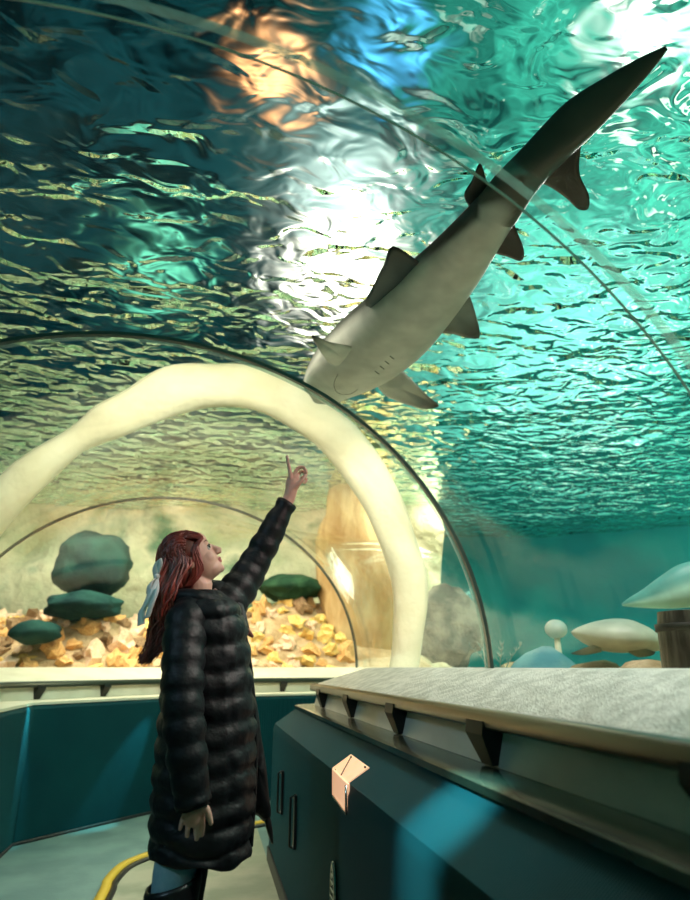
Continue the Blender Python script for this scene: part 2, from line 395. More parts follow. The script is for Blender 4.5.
def seam(name, st, w, m, g0=-.012, g1=.07):
    a, b = Vector(st[0]), Vector(st[1]); d = (b - a).normalized(); nrm = Vector((-d.y, d.x))
    rows = []
    ins = arch(st[0], st[1], grow=g0, n=72); outs = arch(st[0], st[1], grow=g1, n=72)
    for i, o in zip(ins, outs):
        q = Vector((nrm.x, nrm.y, 0)) * w / 2
        rows.append([i - q, i + q, o + q, o - q])
    return sharp(MB().grid(rows, True, True).build(name, m, kind='structure'))
seam('trim_7', r1, .012, M['seam_pale'], -.004, .012)
seam('trim_10', ((L0, 1.01), (R0, 1.01)), .003, mat('seam_highlight', (.55, .60, .54), .3), -.002, .004)  # pale grey strip painted as the highlight along the near joint
seam('trim_8', r2, .022, M['seam'], -.006, .01)
seam('trim_11', ((L0, 2.46), (R0, 2.46)), .012, M['seam_pale'], -.004, .03)  # pale strip added as the highlight line beside the dark joint
seam('trim_9', r3, .02, M['seam'], -.004, .016)


# ------------------------------------------------------------------ water surface
mb = MB(); N = 240; rows = []
for i in range(N + 1):
    y = -6 + 18.5 * i / N; row = []
    for j in range(N + 1):
        x = -11 + 22 * j / N
        p = Vector((x * .9 + y * .25, y * 1.6, 0))
        z = .045 * noise.noise(p * 1.1) + .022 * noise.noise(p * 2.6 + Vector((9, 3, 1)))
        row.append(Vector((x, y, WATER_Z + z)))
    rows.append(row)
mb.grid(rows).build('water_surface', M['water'], kind='structure')

# ------------------------------------------------------------------ tank
def hazy_tank_wall():
    m = mat('hazy_tank_wall', (.006, .19, .20), .8, 0, second=(.012, .27, .26), scale=.8, bump=.3, bscale=3, bump_dist=.1)  # teal haze of the water is put into the wall colour
    rows = []
    for z in (-.2, 1, 2, 3, 3.9):
        rows.append([Vector((10.6 * (abs(math.cos(t)) ** .7) * (1 if math.cos(t) > 0 else -1), 3.2 + 8.8 * (abs(math.sin(t)) ** .7) * (1 if math.sin(t) > 0 else -1), z)) for t in [2 * math.pi * k / 96 for k in range(96)]])
    MB().grid(rows, True).build('wall_tank', m, kind='structure')
hazy_tank_wall()
# sand bed: low beside the tunnel, banked up beyond its bend
def sand_h(x, y):
    h = .98 + .10 * noise.noise(Vector((x * .7, y * .7, 3))) + .04 * noise.noise(Vector((x * 2.2, y * 2.2, 1)))
    w = max(0, min(1, (3.6 - x) / 1.2)); u = max(0, min(1, (y - 7.35) / 1.7))
    h += w * .78 * u * u * (3 - 2 * u)
    for bx, by, bz, sx in ((1.152, 8.8, 2.094, .62), (-1.518, 8.45, 1.812, .62)):
        g = math.exp(-((x - bx) / sx) ** 2 - ((y - by) / .45) ** 2); h = h * (1 - g) + max(h, bz) * g
    # a trough that leaves room for the tunnel and its sills
    return h
def in_tunnel(x, y):
    if y < 4.5: return -2.02 < x < 1.30
    if y < 7.6:
        return x > -2.02 + max(0, (y - 5.3)) * .9 and not (y < 4.7 + (x - 1.1) * .25 and x > 1.3)
    return False
rows = []
for i in range(121):
    y = -6 + 18 * i / 120
    rows.append([Vector((-11 + 22 * j / 160, y, -.15 if in_tunnel(-11 + 22 * j / 160, y) else sand_h(-11 + 22 * j / 160, y))) for j in range(161)])
MB().grid(rows).build('sand_bed', M['sand'], kind='structure')

# ------------------------------------------------------------------ reef behind the tunnel bend
M['cliff'] = mat('pale_cliff', (.36, .42, .26), .85, 0, second=(.68, .66, .48), third=(.08, .20, .12), scale=.9, detail=5, lo=.35, hi=.55, bump=.8, bscale=4, bump_dist=.15)
M['cream_refraction'] = mat('cream_refraction', (.88, .80, .54), .6, 0, second=(.96, .90, .66), scale=2, bump=.5, bscale=5, bump_dist=.05)
M['tan_rock'] = mat('tan_rock', (.34, .20, .07), .8, 0, second=(.55, .40, .20), scale=2.2, stretch=(1.5, 1.5, .5), bump=.7, bscale=9, bump_dist=.05)
M['boulder'] = mat('teal_boulder', (.004, .022, .024), .85, 0, second=(.010, .045, .040), spec=.1, scale=3, bump=.6, bscale=12, bump_dist=.03)
M['green_rock'] = mat('green_rock', (.014, .045, .024), .85, 0, second=(.03, .08, .04), spec=.1, scale=4, bump=.6, bscale=12, bump_dist=.03)
RUB = [('orange tan', mat('rubble_orange', (.58, .30, .10), .8, 0, second=(.75, .48, .20), scale=7, bump=.5, bscale=20)),
       ('pale pink', mat('rubble_pink', (.74, .50, .36), .8, 0, second=(.85, .68, .50), scale=7, bump=.5, bscale=20)),
       ('golden yellow', mat('rubble_yellow', (.75, .48, .10), .8, 0, second=(.85, .66, .28), scale=7, bump=.5, bscale=20)),
       ('dark brown', mat('rubble_brown', (.16, .09, .04), .8, 0, second=(.30, .19, .10), scale=7, bump=.5, bscale=20))]
rows = []
for i in range(25):
    z = .6 + 3.3 * i / 24
    rows.append([Vector((-8 + 11.6 * j / 80, 10.5 + .5 * noise.noise(Vector((j * .09, z * .7, 2))) + .25 * noise.noise(Vector((j * .3, z * 2, 5))) - .06 * (j * .145 - 5) ** 2 * .5, z)) for j in range(81)])
rows2 = [[p + Vector((0, .6, 0)) for p in r] for r in rows]
mb = MB().grid(rows); mb.grid(rows2)
tag(mb.build('rock_cliff', M['cliff']), 'tall pale cream rock cliff streaked with green algae, standing at the back of the tank', 'cliff')

# refraction band in the acrylic, built as a solid cream arch
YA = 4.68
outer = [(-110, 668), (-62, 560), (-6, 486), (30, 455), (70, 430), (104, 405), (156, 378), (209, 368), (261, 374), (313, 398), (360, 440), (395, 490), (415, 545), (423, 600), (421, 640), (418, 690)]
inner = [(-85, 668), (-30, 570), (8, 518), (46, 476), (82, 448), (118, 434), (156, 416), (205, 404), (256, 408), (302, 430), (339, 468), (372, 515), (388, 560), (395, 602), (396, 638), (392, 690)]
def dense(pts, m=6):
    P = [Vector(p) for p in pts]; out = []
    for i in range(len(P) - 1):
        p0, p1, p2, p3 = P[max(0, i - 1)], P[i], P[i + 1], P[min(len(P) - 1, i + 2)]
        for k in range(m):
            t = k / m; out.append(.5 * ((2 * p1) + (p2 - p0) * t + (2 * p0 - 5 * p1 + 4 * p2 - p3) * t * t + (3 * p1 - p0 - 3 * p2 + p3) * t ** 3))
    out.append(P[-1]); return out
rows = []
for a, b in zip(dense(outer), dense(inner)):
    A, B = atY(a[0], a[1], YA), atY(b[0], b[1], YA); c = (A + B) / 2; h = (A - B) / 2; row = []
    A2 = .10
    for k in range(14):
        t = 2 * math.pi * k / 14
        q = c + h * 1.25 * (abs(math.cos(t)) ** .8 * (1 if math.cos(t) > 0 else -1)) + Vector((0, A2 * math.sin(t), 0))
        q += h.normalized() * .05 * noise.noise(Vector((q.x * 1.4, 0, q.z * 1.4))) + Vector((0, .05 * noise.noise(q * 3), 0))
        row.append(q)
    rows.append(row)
tag(MB().grid(rows, True, True).build('refraction_arch', M['cream_refraction']), 'big smooth cream arch standing in for a refraction in the acrylic, curving over the tunnel behind the person', 'arch')

def rockthing(name, px, py, Y, rx, rz, m, seed, label, cat='rock', ry=None, **k):
    c = atY(px, py, Y); s = Y / 640
    o = MB().rock((0, 0, 0), (rx * s, (ry or rx) * s, rz * s), seed, **k).build(name, m); o.location = c
    return tag(o, label, cat)
rockthing('boulder', 94, 566, 8.7, 35, 34, M['boulder'], 3, 'large rounded dark teal boulder rising above the rubble at left', sub=4, amp=.2)
rockthing('boulder', 84, 606, 8.2, 36, 13, M['boulder'], 5, 'flat dark teal boulder lying below the large rounded one at left', sub=4, amp=.25)
rockthing('boulder', 292, 588, 8.8, 34, 14, M['green_rock'], 6, 'flat oval dark green boulder on the rubble right of the person', sub=4, amp=.2)
rockthing('boulder', 36, 632, 7.75, 22, 11, M['boulder'], 8, 'small black rounded boulder low in the rubble at far left', sub=3, amp=.2)
rockthing('rock_pinnacle', 360, 560, 8.55, 44, 130, M['tan_rock'], 11, 'tall tan brown rock pinnacle seen through the right side of the cream arch', sub=4, amp=.25, ry=30)
rockthing('rock', 447, 628, 5.6, 40, 42, mat('grey_rock', (.10, .14, .13), .9, 0, second=(.42, .42, .34), scale=4, bump=.8, bscale=14, bump_dist=.05), 13, 'mottled grey rock beside the tunnel ring, right of the cream arch', sub=4, amp=.3, ry=26)

protos = {}
for ci, (cn, m) in enumerate(RUB):
    for v in range(4):
        o = MB().rock((0, 0, 0), (1, .7, .5 if v % 2 else .75), ci * 5 + v + 20, sub=2, amp=1.0, freq=1.5)
        protos[ci, v] = sharp(o.build('reef_stone', m), 25)
used = set(); rr = random.Random(4)
spots = []
n = 0
while n < 330:
    px = rr.uniform(-12, 352); f = rr.random() ** .9; Y = 7.75 + 1.75 * f
    if 172 < px < 236 and rr.random() < .8: continue
    p = atY(px, 650, Y); p.z = sand_h(p.x, p.y) + .01
    if in_tunnel(p.x, p.y): continue
    s_ = rr.uniform(.07, .16) * (1.2 if f > .5 else 1)
    if any((p - q).length < (s_ + r_) * .74 for q, r_ in spots): n += .1; continue
    spots.append((p, s_)); n += 1
    ci = rr.choices([0, 1, 2, 3], [4, 3.4, 1.2 if px < 240 else 3.4, 2.2])[0]; v = rr.randrange(4)
    key = (ci, v)
    if key in used: o = protos[key].copy(); COL.objects.link(o)
    else: o = protos[key]; used.add(key)
    o.location = p; o.scale = (s_, s_, s_ * rr.uniform(.8, 1.6)); o.rotation_euler = (rr.uniform(-.5, .5), rr.uniform(-.5, .5), rr.uniform(0, 6))
    zone = 'under the dark boulders' if px < 110 else 'between boulders and person' if px < 172 else 'behind the person' if px < 236 else 'under the green boulder' if px < 300 else 'by the tan pinnacle'
    row = 'front' if f < .33 else 'middle' if f < .66 else 'top'
    tag(o, RUB[ci][0] + (' flat' if v % 2 else ' chunky') + ' stone in the rubble bank, ' + row + ' row, ' + zone, 'stone', RUB[ci][0] + ' stones in the ' + row + ' row ' + zone)
for k, o in protos.items():
    if k not in used: bpy.data.objects.remove(o)

# ------------------------------------------------------------------ right-hand tank
M['pole_pale'] = mat('pale_post', (.7, .7, .5), .5)
M['globe'] = mat('pale_globe', (.55, .70, .62), .35, 0, second=(.75, .80, .60), scale=3)
c = atD(556, 629, 5.2); t = empty('ball_buoy', (c.x, c.y, 1.0), 'pale round ball on a short thin post standing on the sand, left of the ray', 'ball')
MB().ellipsoid(c, (.085, .085, .072)).build('ball', M['globe'], t)
MB().tube([(c.x, c.y, 1.0), (c.x, c.y, c.z - .06)], [.03, .022], 12).build('post', M['pole_pale'], t)
def mound(px, py, D, w, h, m, seed, label):
    c = atD(px, py, D); c.z = 1.0
    o = MB().rock((0, 0, 0), (w, w * .8, h), seed, sub=3, amp=.15).build('sand_mound', m); o.location = c
    return tag(o, label, 'mound')
M['bluestone'] = mat('blue_stone', (.10, .32, .38), .9, 0, second=(.18, .42, .44), scale=5, bump=.4, bscale=20)
mound(544, 668, 5.0, .32, .34, M['bluestone'], 31, 'low bluish stone mound at the foot of the pale ball on its post')
mound(516, 668, 7.4, .30, .25, M['sand'], 32, 'low sand mound left of the bluish stone mound')
mound(596, 668, 4.7, .30, .24, M['sand'], 33, 'pale sand mound under the left end of the ray')
mound(655, 668, 4.2, .30, .25, M['sand'], 34, 'pale sand mound under the right end of the ray')
# barrel
c = atD(695, 640, 3.0)
t = empty('barrel', (c.x, c.y, 1.0), 'dark brown weathered barrel standing on the sand at the right edge', 'barrel')
M['barrel'] = mat('barrel_wood', (.05, .035, .025), .5, 0, second=(.16, .13, .10), scale=6, stretch=(4, 4, .5), bump=.5, bscale=20, coat=.3)
rows = []
for z, r in [(1.0, .125), (1.08, .135), (1.2, .142), (1.34, .136), (1.42, .125), (1.422, .11), (1.405, .108), (1.405, .0)]:
    rows.append([Vector((c.x + max(r, .001) * math.cos(2 * math.pi * k / 32), c.y + max(r, .001) * math.sin(2 * math.pi * k / 32), z)) for k in range(32)])
sharp(MB().grid(rows, True, True).build('barrel_body', M['barrel'], t), 40)
for z in (1.06, 1.34):
    MB().grid([[Vector((c.x + r * math.cos(2 * math.pi * k / 32), c.y + r * math.sin(2 * math.pi * k / 32), zz)) for k in range(32)] for zz, r in [(z, .12), (z, .144), (z + .03, .144), (z + .03, .12)]], True).build('hoop', M['bracket'], t)
# silvery fronds
c = atD(497, 655, 4.6)
t = empty('sea_fern', (c.x, c.y, 1.0), 'small silvery feathery sea fern beside the tunnel ring, left of the mounds', 'plant')
M['frond'] = mat('silver_frond', (.25, .42, .38), .7)
for k in range(7):
    a = k / 7 * 6.28; mb = MB(); d = Vector((math.cos(a), math.sin(a), 0)); pts = [Vector((c.x, c.y, 1.0)) + d * (.015 + .17 * q * q) + Vector((0, 0, .40 * q * (1 - .15 * q))) for q in [i / 8 for i in range(9)]]
    mb.tube(pts, [.006 * (1 - i / 10) for i in range(9)], 5)
    for i in range(2, 9):
        for sg in (-1, 1):
            s_ = d.cross(Vector((0, 0, 1))) * sg
            mb.tube([pts[i], pts[i] + s_ * .04 * (1.2 - i / 10) + Vector((0, 0, .03))], [.003, .001], 4)
    mb.build('frond', M['frond'], t)

# ------------------------------------------------------------------ fishes
def vcol_mat(name, rough=.45, bump=.15):
    m, t, b = new_mat(name); a = t.nodes.new('ShaderNodeVertexColor'); a.layer_name = 'skin'
    n = t.nodes.new('ShaderNodeTexNoise'); n.inputs['Scale'].default_value = 9; n.inputs['Detail'].default_value = 5
    c = t.nodes.new('ShaderNodeTexCoord'); t.links.new(c.outputs['Object'], n.inputs['Vector'])
    mr = t.nodes.new('ShaderNodeMapRange'); mr.inputs[1].default_value = .3; mr.inputs[2].default_value = .7; mr.inputs[3].default_value = .82; mr.inputs[4].default_value = 1.12
    t.links.new(n.outputs['Fac'], mr.inputs[0])
    mx = t.nodes.new('ShaderNodeMix'); mx.data_type = 'RGBA'; mx.blend_type = 'MULTIPLY'; mx.inputs[0].default_value = 1
    t.links.new(a.outputs[0], mx.inputs[6]); t.links.new(mr.outputs[0], mx.inputs[7]); t.links.new(mx.outputs[2], b.inputs['Base Color'])
    b.inputs['Roughness'].default_value = rough
    return m
M['fish_skin'] = vcol_mat('fish_skin')
def paint(o, fn):
    at = o.data.color_attributes.new('skin', 'FLOAT_COLOR', 'POINT')
    for i, v in enumerate(o.data.vertices): at.data[i].color = (*fn(i, v.co), 1)
def mixc(a, b, t):
    t = max(0, min(1, t)); return tuple(x * (1 - t) + y * t for x, y in zip(a, b))
def spline(P, m):
    P = [Vector(p) for p in P]; out = []
    for i in range(len(P) - 1):
        p0, p1, p2, p3 = P[max(0, i - 1)], P[i], P[i + 1], P[min(len(P) - 1, i + 2)]
        for k in range(m):
            t = k / m; out.append(.5 * ((2 * p1) + (p2 - p0) * t + (2 * p0 - 5 * p1 + 4 * p2 - p3) * t * t + (3 * p1 - p0 - 3 * p2 + p3) * t ** 3))
    out.append(P[-1]); return out
def fish_body(name, stations, belly_dir, parent, belly_col, back_col, tail_dark=(.7, 1.01)):
    """stations: (centre, half width, half depth); belly_dir(p, f) -> where the belly faces"""
    C = spline([s[0] for s in stations], 8); W = spline([(s[1], s[2], 0) for s in stations], 8); n = 32; rows = []
    for i, p in enumerate(C):
        t = (C[min(i + 1, len(C) - 1)] - C[max(i - 1, 0)]).normalized(); b = belly_dir(p, i / (len(C) - 1)); b = (b - t * b.dot(t)).normalized(); s = t.cross(b)
        w, h = max(.002, W[i].x), max(.002, W[i].y); row = []
        for k in range(n):
            a = 2 * math.pi * k / n; ca, sa = math.cos(a), math.sin(a)
            hh = h * (.82 if ca > 0 else 1.15)     # flatter belly, higher back
            row.append(p + b * hh * math.copysign(abs(ca) ** .85, ca) + s * w * math.copysign(abs(sa) ** .9, sa))
        rows.append(row)
    o = MB().grid(rows, True, True).build(name, M['fish_skin'], parent)
    L = len(C)
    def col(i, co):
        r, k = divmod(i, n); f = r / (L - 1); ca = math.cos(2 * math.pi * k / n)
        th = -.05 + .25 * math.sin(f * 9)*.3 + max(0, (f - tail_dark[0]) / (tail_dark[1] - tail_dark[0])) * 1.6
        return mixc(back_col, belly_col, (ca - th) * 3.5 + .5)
    paint(o, col); return o
def fin(name, pts, thick, parent, base_col, tip_col, tip_i, view=None):
    """pts: outline in 3D (first and last on the body); lens-shaped section; tip_i index of the tip"""
    P = spline(pts, 4); n = len(P); c = sum(P, Vector()) / n
    nr = Vector()
    for i in range(n): nr += (P[i] - c).cross(P[(i + 1) % n] - c)
    nr.normalize(); base = (Vector(pts[0]) + Vector(pts[-1])) / 2; tip = Vector(pts[tip_i]); span = (tip - base).length
    vs = []; levels = [(1, 0), (.86, .5), (.6, .85), (.25, 1)]
    cc = base * .45 + c * .55
    for sg in (1, -1):
        for sc, th in levels: vs += [cc + (p - cc) * sc + nr * sg * thick * th * (.3 + .7 * max(0, 1 - (p - base).length / span)) for p in P]
        vs.append(cc + nr * sg * thick)
    m = len(levels) * n + 1; fs = []
    for h in (0, 1):
        for l in range(len(levels) - 1):
            for i in range(n): a = h * m + l * n + i; b = h * m + l * n + (i + 1) % n; fs.append((a, b, b + n, a + n))
        for i in range(n): fs.append((h * m + (len(levels) - 1) * n + i, h * m + (len(levels) - 1) * n + (i + 1) % n, h * m + m - 1))
    o = MB().add(vs, fs).build(name, M['fish_skin'], parent)
    bm = bmesh.new(); bm.from_mesh(o.data); bmesh.ops.remove_doubles(bm, verts=bm.verts, dist=.0004); bmesh.ops.recalc_face_normals(bm, faces=bm.faces); bm.to_mesh(o.data); bm.free()
    off = o.location + (parent.location if parent else Vector())
    paint(o, lambda i, co: mixc(base_col, tip_col, ((co + off - base).length / span - .55) * 2.2)); return o

# big shark gliding over the tunnel, seen from below
ZS = 2.95
def SP(x, y, dz=0): return atZ(x, y, ZS + dz)
root_c = SP(420, 310)
shark = empty('shark', root_c, 'large shark with pale belly and dark brown tail gliding over the tunnel', 'shark')
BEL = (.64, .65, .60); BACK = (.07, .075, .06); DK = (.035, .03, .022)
def px_r(x, y, r): return (SP(x, y) - EYE).length * r / FPX
ST = [(316, 402, 3, 2), (323, 395, 17, 8), (333, 384, 26, 15), (350, 368, 33, 24), (372, 349, 36, 30), (398, 326, 35, 32), (424, 299, 31, 28), (450, 270, 26, 24), (474, 240, 21, 20), (497, 210, 17, 17), (516, 185, 15.5, 15), (545, 156, 13, 18), (580, 123, 9, 19), (615, 93, 6, 14), (645, 67, 4, 8), (667, 48, 1, 2)]
sts = []
for k, (x, y, w, h) in enumerate(ST):
    r = (SP(x, y) - EYE).length * .985 / FPX; sts.append((SP(x, y, .04 * math.sin(k * .5)), w * r * 1.22, h * r * .95))
def bdir(p, f):
    tc_ = (EYE - p).normalized(); side_ = RT * 1.0 - UP * .5
    if f < .6: return tc_ + side_ * .38
    g = min(1, (f - .6) / .2); return tc_ * (1 - .8 * g) + (RT * .75 - UP * .6) * g
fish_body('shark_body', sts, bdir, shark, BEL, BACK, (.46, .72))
fin('pectoral_fin', [SP(400, 368, .03), SP(412, 380, -.05), SP(428, 396, -.12), SP(439, 406, -.16), SP(424, 409, -.16), SP(404, 404, -.10), SP(386, 396, -.04), SP(376, 385, 0)], .018, shark, BEL, DK, 3)
fin('pectoral_fin', [SP(362, 352, .0), SP(350, 346, -.06), SP(330, 342, -.12), SP(312, 335, -.17), SP(318, 348, -.15), SP(328, 362, -.08), SP(340, 370, -.02)], .018, shark, BEL, DK, 3)
fin('pelvic_fin', [SP(456, 276, 0), SP(466, 288, -.03), SP(474, 308, -.06), SP(480, 336, -.10), SP(468, 338, -.10), SP(452, 334, -.06), SP(432, 331, 0), SP(428, 312, 0)], .014, shark, (.22, .28, .27), DK, 3)
fin('pelvic_fin', [SP(444, 276, .02), SP(420, 262, .0), SP(393, 246, -.03), SP(384, 264, -.03), SP(374, 284, -.01), SP(366, 306, .01), SP(400, 312, .02)], .014, shark, (.05, .08, .09), DK, 2)
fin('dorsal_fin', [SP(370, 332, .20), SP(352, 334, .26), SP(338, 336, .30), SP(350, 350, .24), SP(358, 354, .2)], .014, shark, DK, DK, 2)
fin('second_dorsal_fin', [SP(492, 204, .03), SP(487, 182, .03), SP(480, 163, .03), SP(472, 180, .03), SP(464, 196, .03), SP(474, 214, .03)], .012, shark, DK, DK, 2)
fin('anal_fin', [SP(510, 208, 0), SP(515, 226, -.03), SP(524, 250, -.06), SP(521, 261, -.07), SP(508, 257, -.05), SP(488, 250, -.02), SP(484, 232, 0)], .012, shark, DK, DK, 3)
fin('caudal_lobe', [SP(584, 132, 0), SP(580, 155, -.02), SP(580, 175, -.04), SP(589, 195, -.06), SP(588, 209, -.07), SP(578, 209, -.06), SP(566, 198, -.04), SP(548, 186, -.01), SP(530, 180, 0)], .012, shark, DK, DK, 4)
# mouth and gill slits
def decal_tube(name, pts, r, m): return MB().tube(spline(pts, 5), r, 6).build(name, m, shark)
M['shark_line'] = mat('shark_line', (.20, .22, .19), .7)
def on_belly(x, y):    # first hit of the camera-side skin at this place
    d = ray(x, y); body = [o for o in shark.children if o.name.startswith('shark_body')][0]
    dg = bpy.context.evaluated_depsgraph_get(); ok, loc, nrm, idx = body.ray_cast(EYE - shark.location, d)
    return (loc + shark.location) if ok else SP(x, y)
bpy.context.view_layer.update()
decal_tube('mouth', [on_belly(*q) for q in [(338, 374), (334, 384), (338, 393), (350, 394), (358, 389)]], .003, M['shark_line'])
for k in range(4):
    decal_tube('gill_slit', [on_belly(*q) for q in [(370 + k * 5 + 9, 372 - k * 5 + 2), (366 + k * 5 + 9, 377 - k * 5 - 6)]], .004, M['shark_line'])

# smaller fish in the right-hand tank
t = empty('stingray', atD(617, 645, 4.5), 'pale rounded ray with a humped back resting low above the sand mounds', 'ray')
c0 = atD(620, 642, 4.5); rx = RT.copy(); fy = Vector((FW.x, FW.y, 0)).normalized(); rows = []
for i in range(25):
    u = i / 24 * 2 - 1; w = (1 - abs(u) ** 1.8) ** .85; row = []
    for k in range(20):
        a = 2 * math.pi * k / 20
        hgt = .135 * w * (1 if math.sin(a) > 0 else .55)
        row.append(c0 + rx * u * .31 + fy * (.24 * w + .01) * math.cos(a) + Vector((0, 0, (hgt + .004) * math.sin(a) - .05 * u * abs(u) + .01)))
    rows.append(row)
o = MB().grid(rows, True, True).build('ray_body', M['fish_skin'], t); paint(o, lambda i, co: mixc((.62, .66, .50), (.35, .42, .34), co.z * 6))
def A5(x, y, D=4.4): return atD(x, y, D)
fin('side_fin', [A5(600, 644), A5(590, 646), A5(574, 652), A5(572, 654), A5(585, 655), A5(602, 652)], .012, t, (.35, .38, .25), (.08, .12, .10), 3)
fin('side_fin', [A5(630, 646), A5(642, 648), A5(655, 652), A5(650, 656), A5(638, 657), A5(628, 652)], .012, t, (.35, .38, .25), (.08, .12, .10), 2)
fin('back_fin', [A5(602, 628), A5(604, 622), A5(609, 621), A5(613, 625), A5(616, 627)], .01, t, (.45, .5, .4), (.3, .33, .28), 2)
t = empty('reef_fish', atD(665, 596, 4.6), 'pale green fish with a pointed snout swimming in from the right edge above the barrel', 'fish')
ST = [(622, 605, 1, 1), (632, 603, 5, 4), (648, 600, 9, 8), (668, 595, 12, 13), (692, 588, 13, 17), (716, 580, 10, 14), (740, 572, 4, 6), (752, 568, 1.5, 4)]
sts = [(atD(x, y, 4.6), w * 4.6 / FPX, h * 5.0 / FPX) for x, y, w, h in ST]
fish_body('fish_body', sts, lambda p, f: Vector((0, 0, -1)), t, (.50, .85, .70), (.10, .38, .34), (.98, 2))
B5 = lambda x, y: atD(x, y, 4.6)
fin('back_fin', [B5(668, 580), B5(674, 574), B5(681, 571), B5(686, 574), B5(696, 577)], .01, t, (.45, .7, .6), (.5, .6, .4), 2)
fin('tail_fin', [B5(745, 582), B5(758, 572), B5(768, 562), B5(762, 584), B5(768, 604), B5(758, 596), B5(745, 588)], .01, t, (.3, .6, .5), (.3, .5, .4), 2)

# ------------------------------------------------------------------ person
YP = 2.3
def PP(x, y, dy=0.0): return atY(x, y, YP + dy)
person = empty('person', (PP(195, 860).x, YP, 0), 'person in a long black quilted coat, long red hair, pointing up at the shark', 'person')
M['skin'] = mat('skin', (.62, .36, .28), .5, 0, second=(.66, .40, .31), scale=14)
M['skin'].node_tree.nodes['Principled BSDF'].inputs['Subsurface Weight'].default_value = .15
M['skin'].node_tree.nodes['Principled BSDF'].inputs['Subsurface Radius'].default_value = (.02, .008, .004)
M['lips'] = mat('lips', (.45, .12, .12), .4)
M['coat'] = mat('black_nylon', (.004, .005, .007), .5, 0, second=(.007, .008, .010), scale=8, bump=.5, bscale=16, spec=.28, bump_dist=.02)
M['lining'] = mat('grey_lining', (.12, .10, .11), .8)
M['scarf'] = mat('rust_scarf', (.13, .03, .02), .9, sheen=.4)
M['jeans'] = mat('pale_jeans', (.25, .42, .52), .8, 0, second=(.32, .50, .58), scale=30)
M['boot'] = mat('black_leather', (.008, .008, .009), .35)
M['ribbon'] = mat('white_ribbon', (.80, .80, .78), .4, sheen=.3)
M['hair'] = mat('red_hair', (.11, .014, .010), .36, 0, second=(.30, .05, .032), scale=9, stretch=(3, 3, .6), spec=.6)
TL = R(35)
hu = Vector((math.cos(TL), 0, math.sin(TL))); hv = Vector((-math.sin(TL), 0, math.cos(TL))); hw = Vector((0, 1, 0))
HB = Matrix((hu, hw, hv)).transposed()
HO = PP(215.5, 553.5) - hu * .085
def HL(u, v, w=0): return HO + hu * u + hv * v + hw * w
bd = MB()
E_ = lambda u, v, w, ru, rw, rv: bd.ellipsoid(HL(u, v, w), (ru, rw, rv), HB, 32, 20)
E_(-.012, .045, 0, .098, .076, .090)            # cranium
E_(.022, .000, 0, .062, .060, .078)             # face
E_(.046, .070, 0, .040, .056, .042)             # forehead
E_(.040, -.045, 0, .044, .043, .030)            # jaw
E_(.070, -.058, 0, .017, .018, .014)            # chin
for sg in (-1, 1):
    E_(.047, -.004, .034 * sg, .028, .022, .027)    # cheek
    E_(-.012, .005, .075 * sg, .017, .007, .026)    # ear
    E_(.066, .046, .026 * sg, .014, .022, .009)     # brow ridge
bd.tube([HL(.076, .042), HL(.089, .024), HL(.103, .003), HL(.097, -.006)], [.010, .0105, .0125, .010], 12)
E_(.092, .000, .008, .009, .007, .007); E_(.092, .000, -.008, .009, .007, .007)
E_(.079, -.019, 0, .011, .020, .012)            # muzzle
E_(.086, -.0225, 0, .009, .018, .0058); E_(.084, -.034, 0, .009, .016, .0062)   # lips
bd.tube([HL(-.035, -.03), HL(-.028, -.075), PP(197, 598), PP(195, 616)], [.053, .050, .052, .062], 20)
def chain(pts, rad, n=14): bd.tube(spline(pts, 4), [v.x for v in spline([(r, 0, 0) for r in rad], 4)], n); bd.ellipsoid(pts[-1], (rad[-1],) * 3, None, 12, 8); bd.ellipsoid(pts[0], (rad[0],) * 3, None, 12, 8)
bd.ellipsoid(PP(202, 655), (.085, .13, .10)); bd.ellipsoid(PP(202, 690), (.10, .14, .16)); bd.ellipsoid(PP(203, 745), (.11, .165, .14))
LEGS = []
for sg, dx in ((-1, -24), (1, -5)):
    top = PP(196 + dx * .2, 800, .09 * sg); kn = PP(184 + dx * .4, 872 if sg < 0 else 868, .09 * sg)
    LEGS.append((top, kn, Vector((kn.x - .02, YP + .09 * sg, .10))))
    an = LEGS[-1][2]
    chain([PP(200, 750, .09 * sg), top, kn, an], [.075, .060, .050, .036]); chain([an, an + Vector((.07, 0, -.045)), an + Vector((.14, 0, -.06))], [.036, .034, .022])
# near arm hanging, hand beside the coat
dN = -.235
chain([PP(190, 635, -.15), PP(184, 690, dN), PP(190, 760, dN), PP(195, 800, dN)], [.045, .042, .034, .025])
bd.ellipsoid(PP(194, 812, dN), (.034, .017, .040))
hand_r = [([(185, 814), (182, 821), (180, 829)], .0072), ([(190, 817), (188, 827), (187, 836)], .0080), ([(196, 818), (196, 829), (196.5, 839)], .0085), ([(201.5, 816), (202.5, 826), (202, 835)], .0082)]
for k, (pts, r) in enumerate(hand_r): chain([PP(192 + (k - 1.5) * 2, 806, dN)] + [PP(x, y, dN + .006 * i * (1 if k else .5)) for i, (x, y) in enumerate(pts)], [.011, r * 1.12, r, r * .82], 10)
chain([PP(199, 803, dN), PP(206, 808, dN - .012), PP(209, 815, dN - .014), PP(211, 823, dN - .008)], [.013, .0105, .0092, .0075], 10)
